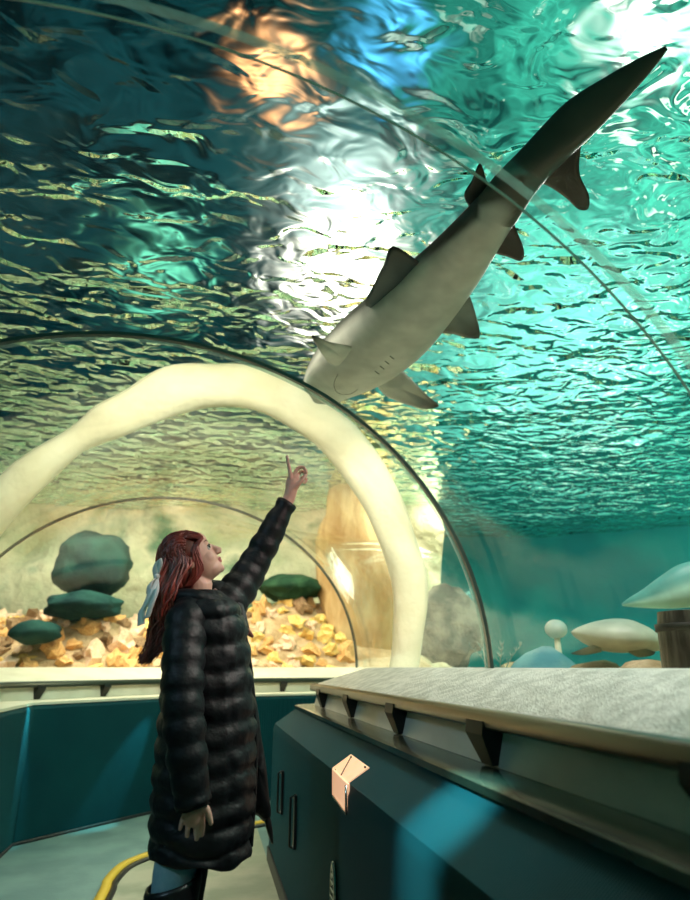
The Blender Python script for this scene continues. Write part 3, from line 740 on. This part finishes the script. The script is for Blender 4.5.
# far arm raised, index finger pointing
dF = .20
chain([PP(222, 615, .15), PP(252, 566, dF), PP(282, 512, dF), PP(289, 497, dF)], [.045, .040, .031, .025])
chain([PP(289, 499, dF), PP(291, 491, dF), PP(293, 483, dF)], [.026, .027, .026])
bd.ellipsoid(PP(293, 483, dF), (.032, .021, .048), Matrix.Rotation(R(12), 3, 'Y'))
def fing(pts, dy, r):
    chain([PP(x, y, dF + d) for (x, y), d in zip(pts, dy)], [r * 1.15, r * 1.05, r * .95, r * .85][:len(pts)], 10)
fing([(291, 480), (289.8, 471), (288.3, 464), (287, 456.5)], [-.012, -.014, -.014, -.012], .0085)
fing([(294, 477), (297.5, 468.5), (303.5, 467.5), (306.5, 472.5)], [-.006, -.006, -.008, -.012], .0082)
fing([(297, 479), (301, 471.5), (306, 474), (304.5, 478)], [.010, .012, .010, .002], .0078)
fing([(298, 483), (303, 477), (306.5, 480), (304, 483)], [.024, .028, .022, .012], .0068)
fing([(292, 490), (298, 484.5), (302.5, 480), (305, 475.5)], [-.016, -.024, -.024, -.020], .0092)
tmp = bd.build('person_body', M['skin'], person)
rm = tmp.modifiers.new('remesh', 'REMESH'); rm.mode = 'VOXEL'; rm.voxel_size = .0034; rm.use_smooth_shade = True
sm = tmp.modifiers.new('smooth', 'SMOOTH'); sm.factor = .5; sm.iterations = 3
dg = bpy.context.evaluated_depsgraph_get(); me = bpy.data.meshes.new_from_object(tmp.evaluated_get(dg)); tmp.modifiers.clear(); tmp.data = me
me.materials.clear(); me.materials.append(M['skin']); me.materials.append(M['lips'])
off = person.location
for p in me.polygons:
    c = Vector(p.center) + off - HO
    u, v, w = c.dot(hu), c.dot(hv), c.dot(hw)
    if u > .080 and -.040 < v < -.016 and abs(w) < .019 - abs(v + .028) * .5: p.material_index = 1
# eyes, brows
M['eye_white'] = mat('eye_white', (.42, .38, .36), .4); M['iris'] = mat('iris', (.03, .05, .04), .2)
for sg in (-1, 1):
    e = MB().ellipsoid(HL(.0655, .028, .030 * sg), (.0125, .0125, .0115), HB).build('eye', M['eye_white'], person)
    MB().ellipsoid(HL(.0745, .029, .033 * sg), (.0055, .0075, .0060), HB).build('iris', M['iris'], e)
    MB().tube([HL(.070, .033, .045 * sg), HL(.079, .0385, .036 * sg), HL(.082, .037, .028 * sg), HL(.078, .033, .017 * sg)], [.0012, .0022, .0024, .0012], 6).build('eyelashes', M['iris'], person)
    MB().tube([HL(.066, .052, .048 * sg), HL(.078, .057, .034 * sg), HL(.082, .053, .016 * sg)], [.001, .0028, .002], 6, .6).build('eyebrow', M['hair'], person)

# hair
hb = MB(); hr = random.Random(11)
def cap(u, v, w, ru, rw, rv): hb.ellipsoid(HL(u, v, w), (ru, rw, rv), HB)
hair = MB()
def strand(p, r, n=6): hair.tube(p, r, n, .8)
def scalp(a, b):   # a: 0 front .. 1 nape, b: -1 near side .. 1 far side
    th = R(58) + a * R(150); s = math.sin(b * 1.45); c = math.cos(b * 1.45)
    u = math.cos(th); v = math.sin(th)
    return HL(-.014 + .103 * u * (c if True else 1), .045 + (.097 * v * c if v > 0 else .09 * v * c), .083 * s)
for k in range(520):
    b = hr.uniform(-1, 1); a = hr.random() ** 1.3 * .9; a0 = a
    p0 = scalp(a, b)
    j = lambda m: hr.uniform(-m, m)
    side_ = -1 if b < 0 else 1
    pts = [p0]
    # sweep over the head
    if a < .6:
        aa = a + .28; pts.append(scalp(aa, b * 1.02) + Vector((0, 0, .004)))
    ab = abs(b)
    # over the ear/temple: side strands drop lower in front, the rest go straight down the back
    front = max(0, ab - .45) / .55
    x1 = 170 + 16 * front + j(5); pts.append(PP(x1, 565 + j(4), side_ * (.035 + .06 * ab) + j(.008)))
    wv = j(1)
    pts.append(PP(160 + 13 * front + j(6), 590 + j(3), side_ * (.04 + .085 * ab) + j(.01)))
    pts.append(PP(160 + 7 * front + 6 * math.sin(wv * 3) + j(4), 612 + j(4), side_ * (.02 + .08 * ab) - .02))
    pts.append(PP(157 + 5 * front + 6 * math.sin(wv * 3 + 1.8) + j(4), 632 + j(4), side_ * .08 * ab - .03))
    if hr.random() < .75: pts.append(PP(154 + 3 * front + 4 * math.sin(wv * 3 + 3) + j(5), 648 + j(4), side_ * .07 * ab - .04))
    if hr.random() < .45: pts.append(PP(144 + j(6), 660 + j(5), side_ * .06 * ab - .05))
    P = spline(pts, 4); r0 = hr.uniform(.004, .0078); L = len(P)
    strand([q + Vector((.003 * math.sin(i * .9 + wv * 5), .003 * math.cos(i * .8 + wv * 7), 0)) for i, q in enumerate(P)], [r0 * (1.0 - .85 * (i / (L - 1)) ** 2.5) for i in range(L)])
# fringe wisps over the temple
for k in range(90):
    b = -hr.uniform(.05, .9) * (1 if k % 3 else -1); p0 = scalp(hr.uniform(0, .12), b * .7); sg = -1 if b < 0 else 1
    q1 = HL(.060 + hr.uniform(-.01, .01), .085 - .02 * abs(b), sg * (.03 + .045 * abs(b))); q2 = HL(.040 - .03 * hr.random(), .045, sg * (.064 + .014 * hr.random())); q3 = HL(.012 - .03 * hr.random(), -.01 - .03 * hr.random(), sg * .077)
    q4 = PP(188 + hr.uniform(-5, 3), 588, sg * .072)
    P = spline([p0, q1, q2, q3, q4], 4); strand(P, [.0062 * (1 - .8 * (i / (len(P) - 1)) ** 2) for i in range(len(P))])
ho = hair.build('hair', M['hair'], person)
cap(-.022, .054, 0, .097, .083, .093); cap(-.055, .0, 0, .065, .076, .085)
hb.tube(spline([HL(-.07, -.02), PP(167, 590), PP(163, 612, -.01), PP(158, 635, -.02), PP(154, 650, -.03)], 4), [v.x for v in spline([(.07, 0, 0), (.055, 0, 0), (.045, 0, 0), (.034, 0, 0), (.012, 0, 0)], 4)], 16)
hb.build('hair_underlayer', M['hair'], ho)

# ribbon bow
def ribbon(pts, wid, wdir, name='ribbon_tail', parent=None):
    P = spline(pts, 5); rows = []
    for i, p in enumerate(P):
        w = wdir * wid * (.6 + .4 * min(1, i / 4)); t = (P[min(i + 1, len(P) - 1)] - P[max(0, i - 1)]).normalized(); n = t.cross(wdir).normalized() * .0015
        rows.append([p - w + n, p + w + n, p + w - n, p - w - n])
    return MB().grid(rows, True, True).build(name, M['ribbon'], parent)
bow = MB().ellipsoid(PP(157, 577, -.085), (.012, .014, .012)).build('hair_bow', M['ribbon'], person)
W1 = Vector((.6, -.5, .5)).normalized()
ribbon([PP(157, 577, -.085), PP(160, 566, -.10), PP(158.5, 560, -.10), PP(155, 567, -.09), PP(156.5, 576, -.085)], .012, W1, 'bow_loop', bow)
ribbon([PP(157, 577, -.085), PP(150, 584, -.10), PP(149, 592, -.10), PP(153, 587, -.09), PP(157, 578, -.085)], .012, W1, 'bow_loop', bow)
ribbon([PP(157, 578, -.09), PP(152, 590, -.11), PP(147, 603, -.11), PP(142, 612, -.10), PP(141, 625, -.10)], .013, Vector((.9, -.3, .3)).normalized(), 'ribbon_tail', bow)
ribbon([PP(157, 578, -.09), PP(156, 592, -.12), PP(151, 606, -.12), PP(147, 618, -.11)], .010, Vector((.9, -.3, .3)).normalized(), 'ribbon_tail', bow)

# quilted coat
def puff(f): return abs(math.sin(math.pi * f)) ** .55
CO = [(851, 153, 249, .175, 0), (848, 151, 250, .182, 0), (830, 150, 251, .185, 0), (800, 152, 254, .19, 0), (760, 155, 255, .19, 0), (720, 159, 255, .19, 0), (680, 163, 252, .195, 0), (650, 166, 249, .195, 0), (628, 169, 246, .20, 0), (614, 173, 242, .195, .0), (604, 180, 236, .165, .0), (597, 187, 228, .11, 0), (592, 191, 222, .085, 0)]
cs = spline([(y, x0, x1) for y, x0, x1, d, e in CO], 9); ds = spline([(d, 0, 0) for y, x0, x1, d, e in CO], 9); rows = []; NB = 96
for i, (q, d) in enumerate(zip(cs, ds)):
    y, x0, x1 = q; A, B = atY(x0, y, YP), atY(x1, y, YP); c = (A + B) / 2; rx = (B.x - A.x) / 2; row = []
    for k in range(NB):
        a = 2 * math.pi * k / NB
        # baffle lines sag between the vertical seams
        f = (y - 592) / 24.5 + .22 * math.sin(a * 2 + 1) + .09 * math.sin(a * 5)
        amp = .016 * min(1, (y - 590) / 20)
        r = puff(f) * amp - amp * .6
        for a0 in (-.15, 3.0, -1.15): r -= .006 * math.exp(-(((a - a0 + math.pi) % (2 * math.pi) - math.pi) / .05) ** 2)
        r += .006 * noise.noise(Vector((a * 4, y * .09, 2))) * min(1, (y - 590) / 20)
        sx = math.copysign(abs(math.cos(a)) ** .85, math.cos(a)); sy = math.copysign(abs(math.sin(a)) ** .85, math.sin(a))
        z = c.z + (.012 * math.sin(a * 2 + .6) + .006 * math.sin(a * 7) if i < 9 else 0) * (1 - i / 9 if i < 9 else 0)
        row.append(Vector((c.x + (rx + r) * sx, YP + (d.x + r) * sy, z)))
    rows.append(row)
inner = [[Vector((c_.x * .93 + sum((v.x for v in r_), 0) / NB * .07, c_.y * .93 + YP * .07, c_.z + .004)) for c_ in r_] for r_ in (rows[0], rows[12])]
coat = MB().grid(rows[::-1] + inner, True).build('coat', M['coat'], person)
def sleeve(name, pts, rad, nb, cuff_in=True):
    P = spline(pts, 14); Rr = [v.x for v in spline([(r, 0, 0) for r in rad], 14)]; L = len(P)
    acc_ = [0]
    for i in range(1, L): acc_.append(acc_[-1] + (P[i] - P[i - 1]).length)
    T = acc_[-1]; mb = MB(); pts2 = P[:]; r2 = []
    for i in range(L):
        f = acc_[i] / T * nb; r2.append(Rr[i] * (.88 + .15 * puff(f)) + .004 * noise.noise(P[i] * 20))
    pts2 += [P[-1] - (P[-1] - P[-3]).normalized() * .012, P[-1] - (P[-1] - P[-4]).normalized() * .05]; r2 += [r2[-1] * .8, r2[-1] * .7]
    mb.tube(pts2, r2, 28)
    o = mb.build(name, M['coat'], coat)
    for v in o.data.vertices:
        q = v.co + off
        v.co += Vector((0, 0, 1)) * .005 * noise.noise(q * 14) + Vector((1, 0, 0)) * .004 * noise.noise(q * 18 + Vector((4, 4, 4)))
    return o
sleeve('sleeve', [PP(196, 603, -.08), PP(186, 628, -.165), PP(183, 690, -.235), PP(186, 745, -.25), PP(193, 806, -.245)], [.062, .070, .066, .060, .052], 9.5)
sleeve('sleeve', [PP(212, 618, .10), PP(232, 598, .16), PP(253, 566, .20), PP(271, 533, .20), PP(286.5, 503, .20)], [.088, .078, .065, .055, .043], 8.5)
# hood lying open round the neck, its lining and the scarf edge below
def roll(name, pts, rad, m, par, flat=.75): return MB().tube(spline(pts, 5), [v.x for v in spline([(r, 0, 0) for r in rad], 5)], 16, flat).build(name, m, par)
roll('hood', [PP(246, 632, -.05), PP(230, 618, -.11), PP(212, 605, -.125), PP(192, 600, -.12), PP(178, 604, -.04), PP(179, 602, .05), PP(196, 596, .12), PP(218, 590, .12), PP(234, 604, .10), PP(246, 630, .02)], [.014, .034, .040, .046, .06, .06, .048, .040, .032, .014], M['coat'], coat)
roll('hood_lining', [PP(228, 612, -.088), PP(210, 600, -.10), PP(194, 595, -.095), PP(184, 597, -.04), PP(186, 594, .05), PP(200, 591, .09)], [.006, .014, .018, .022, .02, .01], M['lining'], coat)
roll('scarf', [PP(214, 590, .06), PP(228, 606, .035), PP(238, 622, .0), PP(249, 633, -.03), PP(253, 637, -.03)], [.012, .020, .018, .013, .006], M['scarf'], person)
roll('scarf', [PP(205, 600, -.06), PP(222, 613, -.06), PP(237, 627, -.05), PP(248, 634, -.04)], [.012, .016, .014, .008], M['scarf'], person)
roll('zip_placket', [PP(245, 634, -.02), PP(250, 665, -.03), PP(253.5, 700, -.03), PP(256, 740, -.03), PP(254.5, 790, -.03), PP(251, 846, -.03)], [.010, .013, .013, .013, .013, .012], M['coat'], coat, .6)
# the coat's loose far front edge, swinging out to the right
def slab(name, pts, Y0, th, m, par):
    P = spline([PP(x, y, Y0) for x, y in pts] + [PP(*pts[0], Y0)], 4)[:-1]; c = sum(P, Vector()) / len(P); rows = []
    for sc, dy in ((.02, -th), (.6, -th), (.9, -th * .7), (1, 0), (.9, th * .7), (.6, th), (.02, th)): rows.append([c + (p - c) * sc + Vector((0, dy + .008 * noise.noise(p * 9), 0)) for p in P])
    return MB().grid(rows, True).build(name, m, par)
slab('coat_front_edge', [(246, 668), (256, 700), (262, 740), (266, 765), (269, 795), (271, 815), (265, 822), (256, 815), (246, 815), (240, 740)], .12, .035, M['coat'], coat)
roll('tie_cord', [PP(266, 812, .12), PP(268, 822, .12), PP(270, 832, .12), PP(272.5, 844, .12)], [.012, .015, .013, .004], M['boot'], coat)
# trousers and boots
for sg, (top, kn, sh) in zip((-1, 1), LEGS):
    foot = sh
    kn = kn if sg < 0 else kn + (top - kn) * .5
    MB().tube([top, (top + kn) / 2, kn, Vector((foot.x, foot.y, .25))], [.075, .070, .064, .045], 24).build('trouser_leg', M['jeans'], person)
    mb = MB(); sh = Vector((foot.x, foot.y, .10))
    k2 = Vector((kn.x, kn.y, kn.z - .025))
    mb.grid([[c_ + Vector((math.cos(a) * r, math.sin(a) * r, .02 * math.cos(a) * tl)) for a in [2 * math.pi * k / 28 for k in range(28)]] for c_, r, tl in [(k2 + Vector((0, 0, -.03)), .064, 1), (k2, .070, 1), (k2 + Vector((0, 0, .004)), .080, 1), (k2 + Vector((0, 0, -.01)), .084, 1), ((k2 + sh) / 2, .066, 0), (sh + Vector((0, 0, .06)), .050, 0), (sh, .050, 0), (Vector((sh.x, sh.y, .04)), .050, 0), (Vector((sh.x, sh.y, .0)), .048, 0)]], True, True)
    mb.ellipsoid(sh + Vector((.07, 0, -.045)), (.125, .045, .05))
    b_ = mb.build('boot', M['boot'], person)
    for v in b_.data.vertices: v.co.z = max(v.co.z, .012)
    MB().grid([[Vector((sh.x + .055 + math.cos(a) * .14, sh.y + math.sin(a) * .048, z)) for a in [2 * math.pi * k / 24 for k in range(24)]] for z in (.0, .014)], True, True).build('sole', M['black_plastic'], b_)

# ------------------------------------------------------------------ fittings
# yellow rubber edge strip on the walkway
yp = [atZ(x, y, .012) for x, y in [(96, 925), (100, 900), (108, 882), (124, 866), (150, 855), (185, 843), (225, 832), (272, 822)]] + [Vector((1.2, 5.6, .012))]
yp = [Vector((-.52, -1.2, .012)), Vector((-.55, 1.0, .012)), Vector((-.54, 2.6, .012))] + yp[1:]
Pq = spline(yp, 6); rows = []; rows2 = []
for i, p in enumerate(Pq):
    t = (Pq[min(i + 1, len(Pq) - 1)] - Pq[max(0, i - 1)]).normalized(); n_ = Vector((-t.y, t.x, 0))
    rows.append([p + n_ * k + Vector((0, 0, z)) for k, z in ((-.028, -.012), (-.026, .018), (.026, .018), (.028, -.012))])
    rows2.append([p - n_ * k + Vector((0, 0, z)) for k, z in ((.030, -.012), (.030, .008), (.058, .006), (.060, -.012))])
wk = MB(); k0 = [Vector((p.x, p.y, .003)) for p in Pq if p.y < 6]
wk.grid([[p, Vector((max(p.x + .02, .495), min(p.y, 5.2) if p.x < .4 else p.y, .003))] for p in k0 if p.x < .49])
wk.build('walkway', mat('walkway_vinyl', (.26, .29, .20), .45, 0, second=(.40, .40, .29), scale=3, bump=.1), kind='structure', smooth=False)
MB().grid(rows, True, True).build('trim_12', M['yellow'], kind='structure'); MB().grid(rows2, True, True).build('trim_13', M['black_plastic'], kind='structure')

# niche lamp let into the chamfered corner of the right-hand wall
M['niche'] = mat('lit_niche', (.85, .62, .42), .35, .2, second=(.95, .74, .52), scale=12, emit=((1, .52, .30), .55))
def wp(Y, s_):   # point on the right-hand wall face: s_<0 down the upright face, >0 up the chamfer
    return Vector((.494, Y, .82 + s_)) if s_ < 0 else Vector((.510 + s_ * .81, Y, .828 + s_ * .59))

from mathutils.geometry import intersect_line_plane
CN = Vector((-.59, 0, .81)).normalized()
def onch(x, y, lift=.004): return intersect_line_plane(EYE, EYE + ray(x, y) * 9, Vector((.512, 0, .825)) + CN * lift, CN)
def onface(x, y, lift=.004): return atX(x, y, .5 - lift)
def atX(x, y, X):
    d = ray(x, y); return EYE + d * (X / d.x)
def plate(name, P, nrm, th, m, parent=None):
    n = len(P); vs = [p for p in P] + [p - nrm * th for p in P]
    return bevel(MB().add(vs, [tuple(range(n)), tuple(range(2 * n - 1, n - 1, -1))] + [(i, (i + 1) % n, n + (i + 1) % n, n + i) for i in range(n)]).build(name, m, parent, smooth=False), .001, 1)
NX = Vector((-1, 0, 0))
up = [onch(*q) for q in [(332, 768), (351, 754), (369, 767), (347, 783)]]
lo = [onface(*q) for q in [(332, 769), (347, 784), (346, 813), (332, 795)]]
nl = empty('niche_lamp', (up[0] + lo[0]) / 2, 'small glowing pink and orange lamp set into the angled corner of the blue wall', 'lamp')
plate('upper_plate', up, CN, .010, M['niche'], nl); plate('lower_plate', lo, NX, .010, M['niche'], nl)
MB().tube([onch(351, 757, .009), onch(340, 777, .009)], .0025, 6).build('dividing_bar', M['ledge'], nl)
MB().tube([onface(333, 796, .008), onface(346, 814, .008), onface(346, 785, .008)], .004, 6).build('rim', M['steel'], nl)
for q in [(335, 770), (351, 757), (365, 767)]: MB().ellipsoid(onch(*q, .008), (.004,) * 3).build('screw', M['bracket'], nl)
def pull(x, y0, y1, lab, name='door_latch'):
    a, b = onface(x, y0), onface(x, y1); a.y = b.y = (a.y + b.y) / 2
    t = empty(name, a, lab, 'latch')
    MB().box((a + b) / 2 + Vector((-.006, 0, 0)), (.012, .035, abs(a.z - b.z))).build('latch_plate', M['black_plastic'], t, smooth=False)
    MB().tube([a + Vector((-.006, 0, 0)), a + Vector((-.03, 0, -.01)), b + Vector((-.03, 0, .01)), b + Vector((-.006, 0, 0))], .006, 8).build('grip', M['bracket'], t)
    for p in (a + Vector((-.014, 0, -.008)), b + Vector((-.014, 0, .008))): MB().ellipsoid(p, (.007,) * 3).build('screw', M['steel'], t)
pull(283, 770, 815, 'dark upright latch with bright screws nearest the corner of the blue wall')
pull(296, 794, 850, 'dark upright latch on the blue wall, second from its corner')
a = onface(334, 905); t = empty('vent_grille', a, 'tall oval metal vent grille low on the blue right-hand wall', 'vent')
MB().grid([[a + Vector((x_, .045 * k_ * math.cos(q), .13 * k_ * math.sin(q))) for q in [2 * math.pi * k / 32 for k in range(32)]] for x_, k_ in ((.003, 1), (-.008, 1), (-.010, .85), (-.002, .82))], True, True).build('frame', M['steel'], t)
for k in range(9):
    z = -.09 + .0225 * k; w = .038 * math.sqrt(1 - (z / .125) ** 2) * .85
    MB().box(a + Vector((-.006, 0, z)), (.006, 2 * w, .006)).build('slat', M['steel'], t, smooth=False)
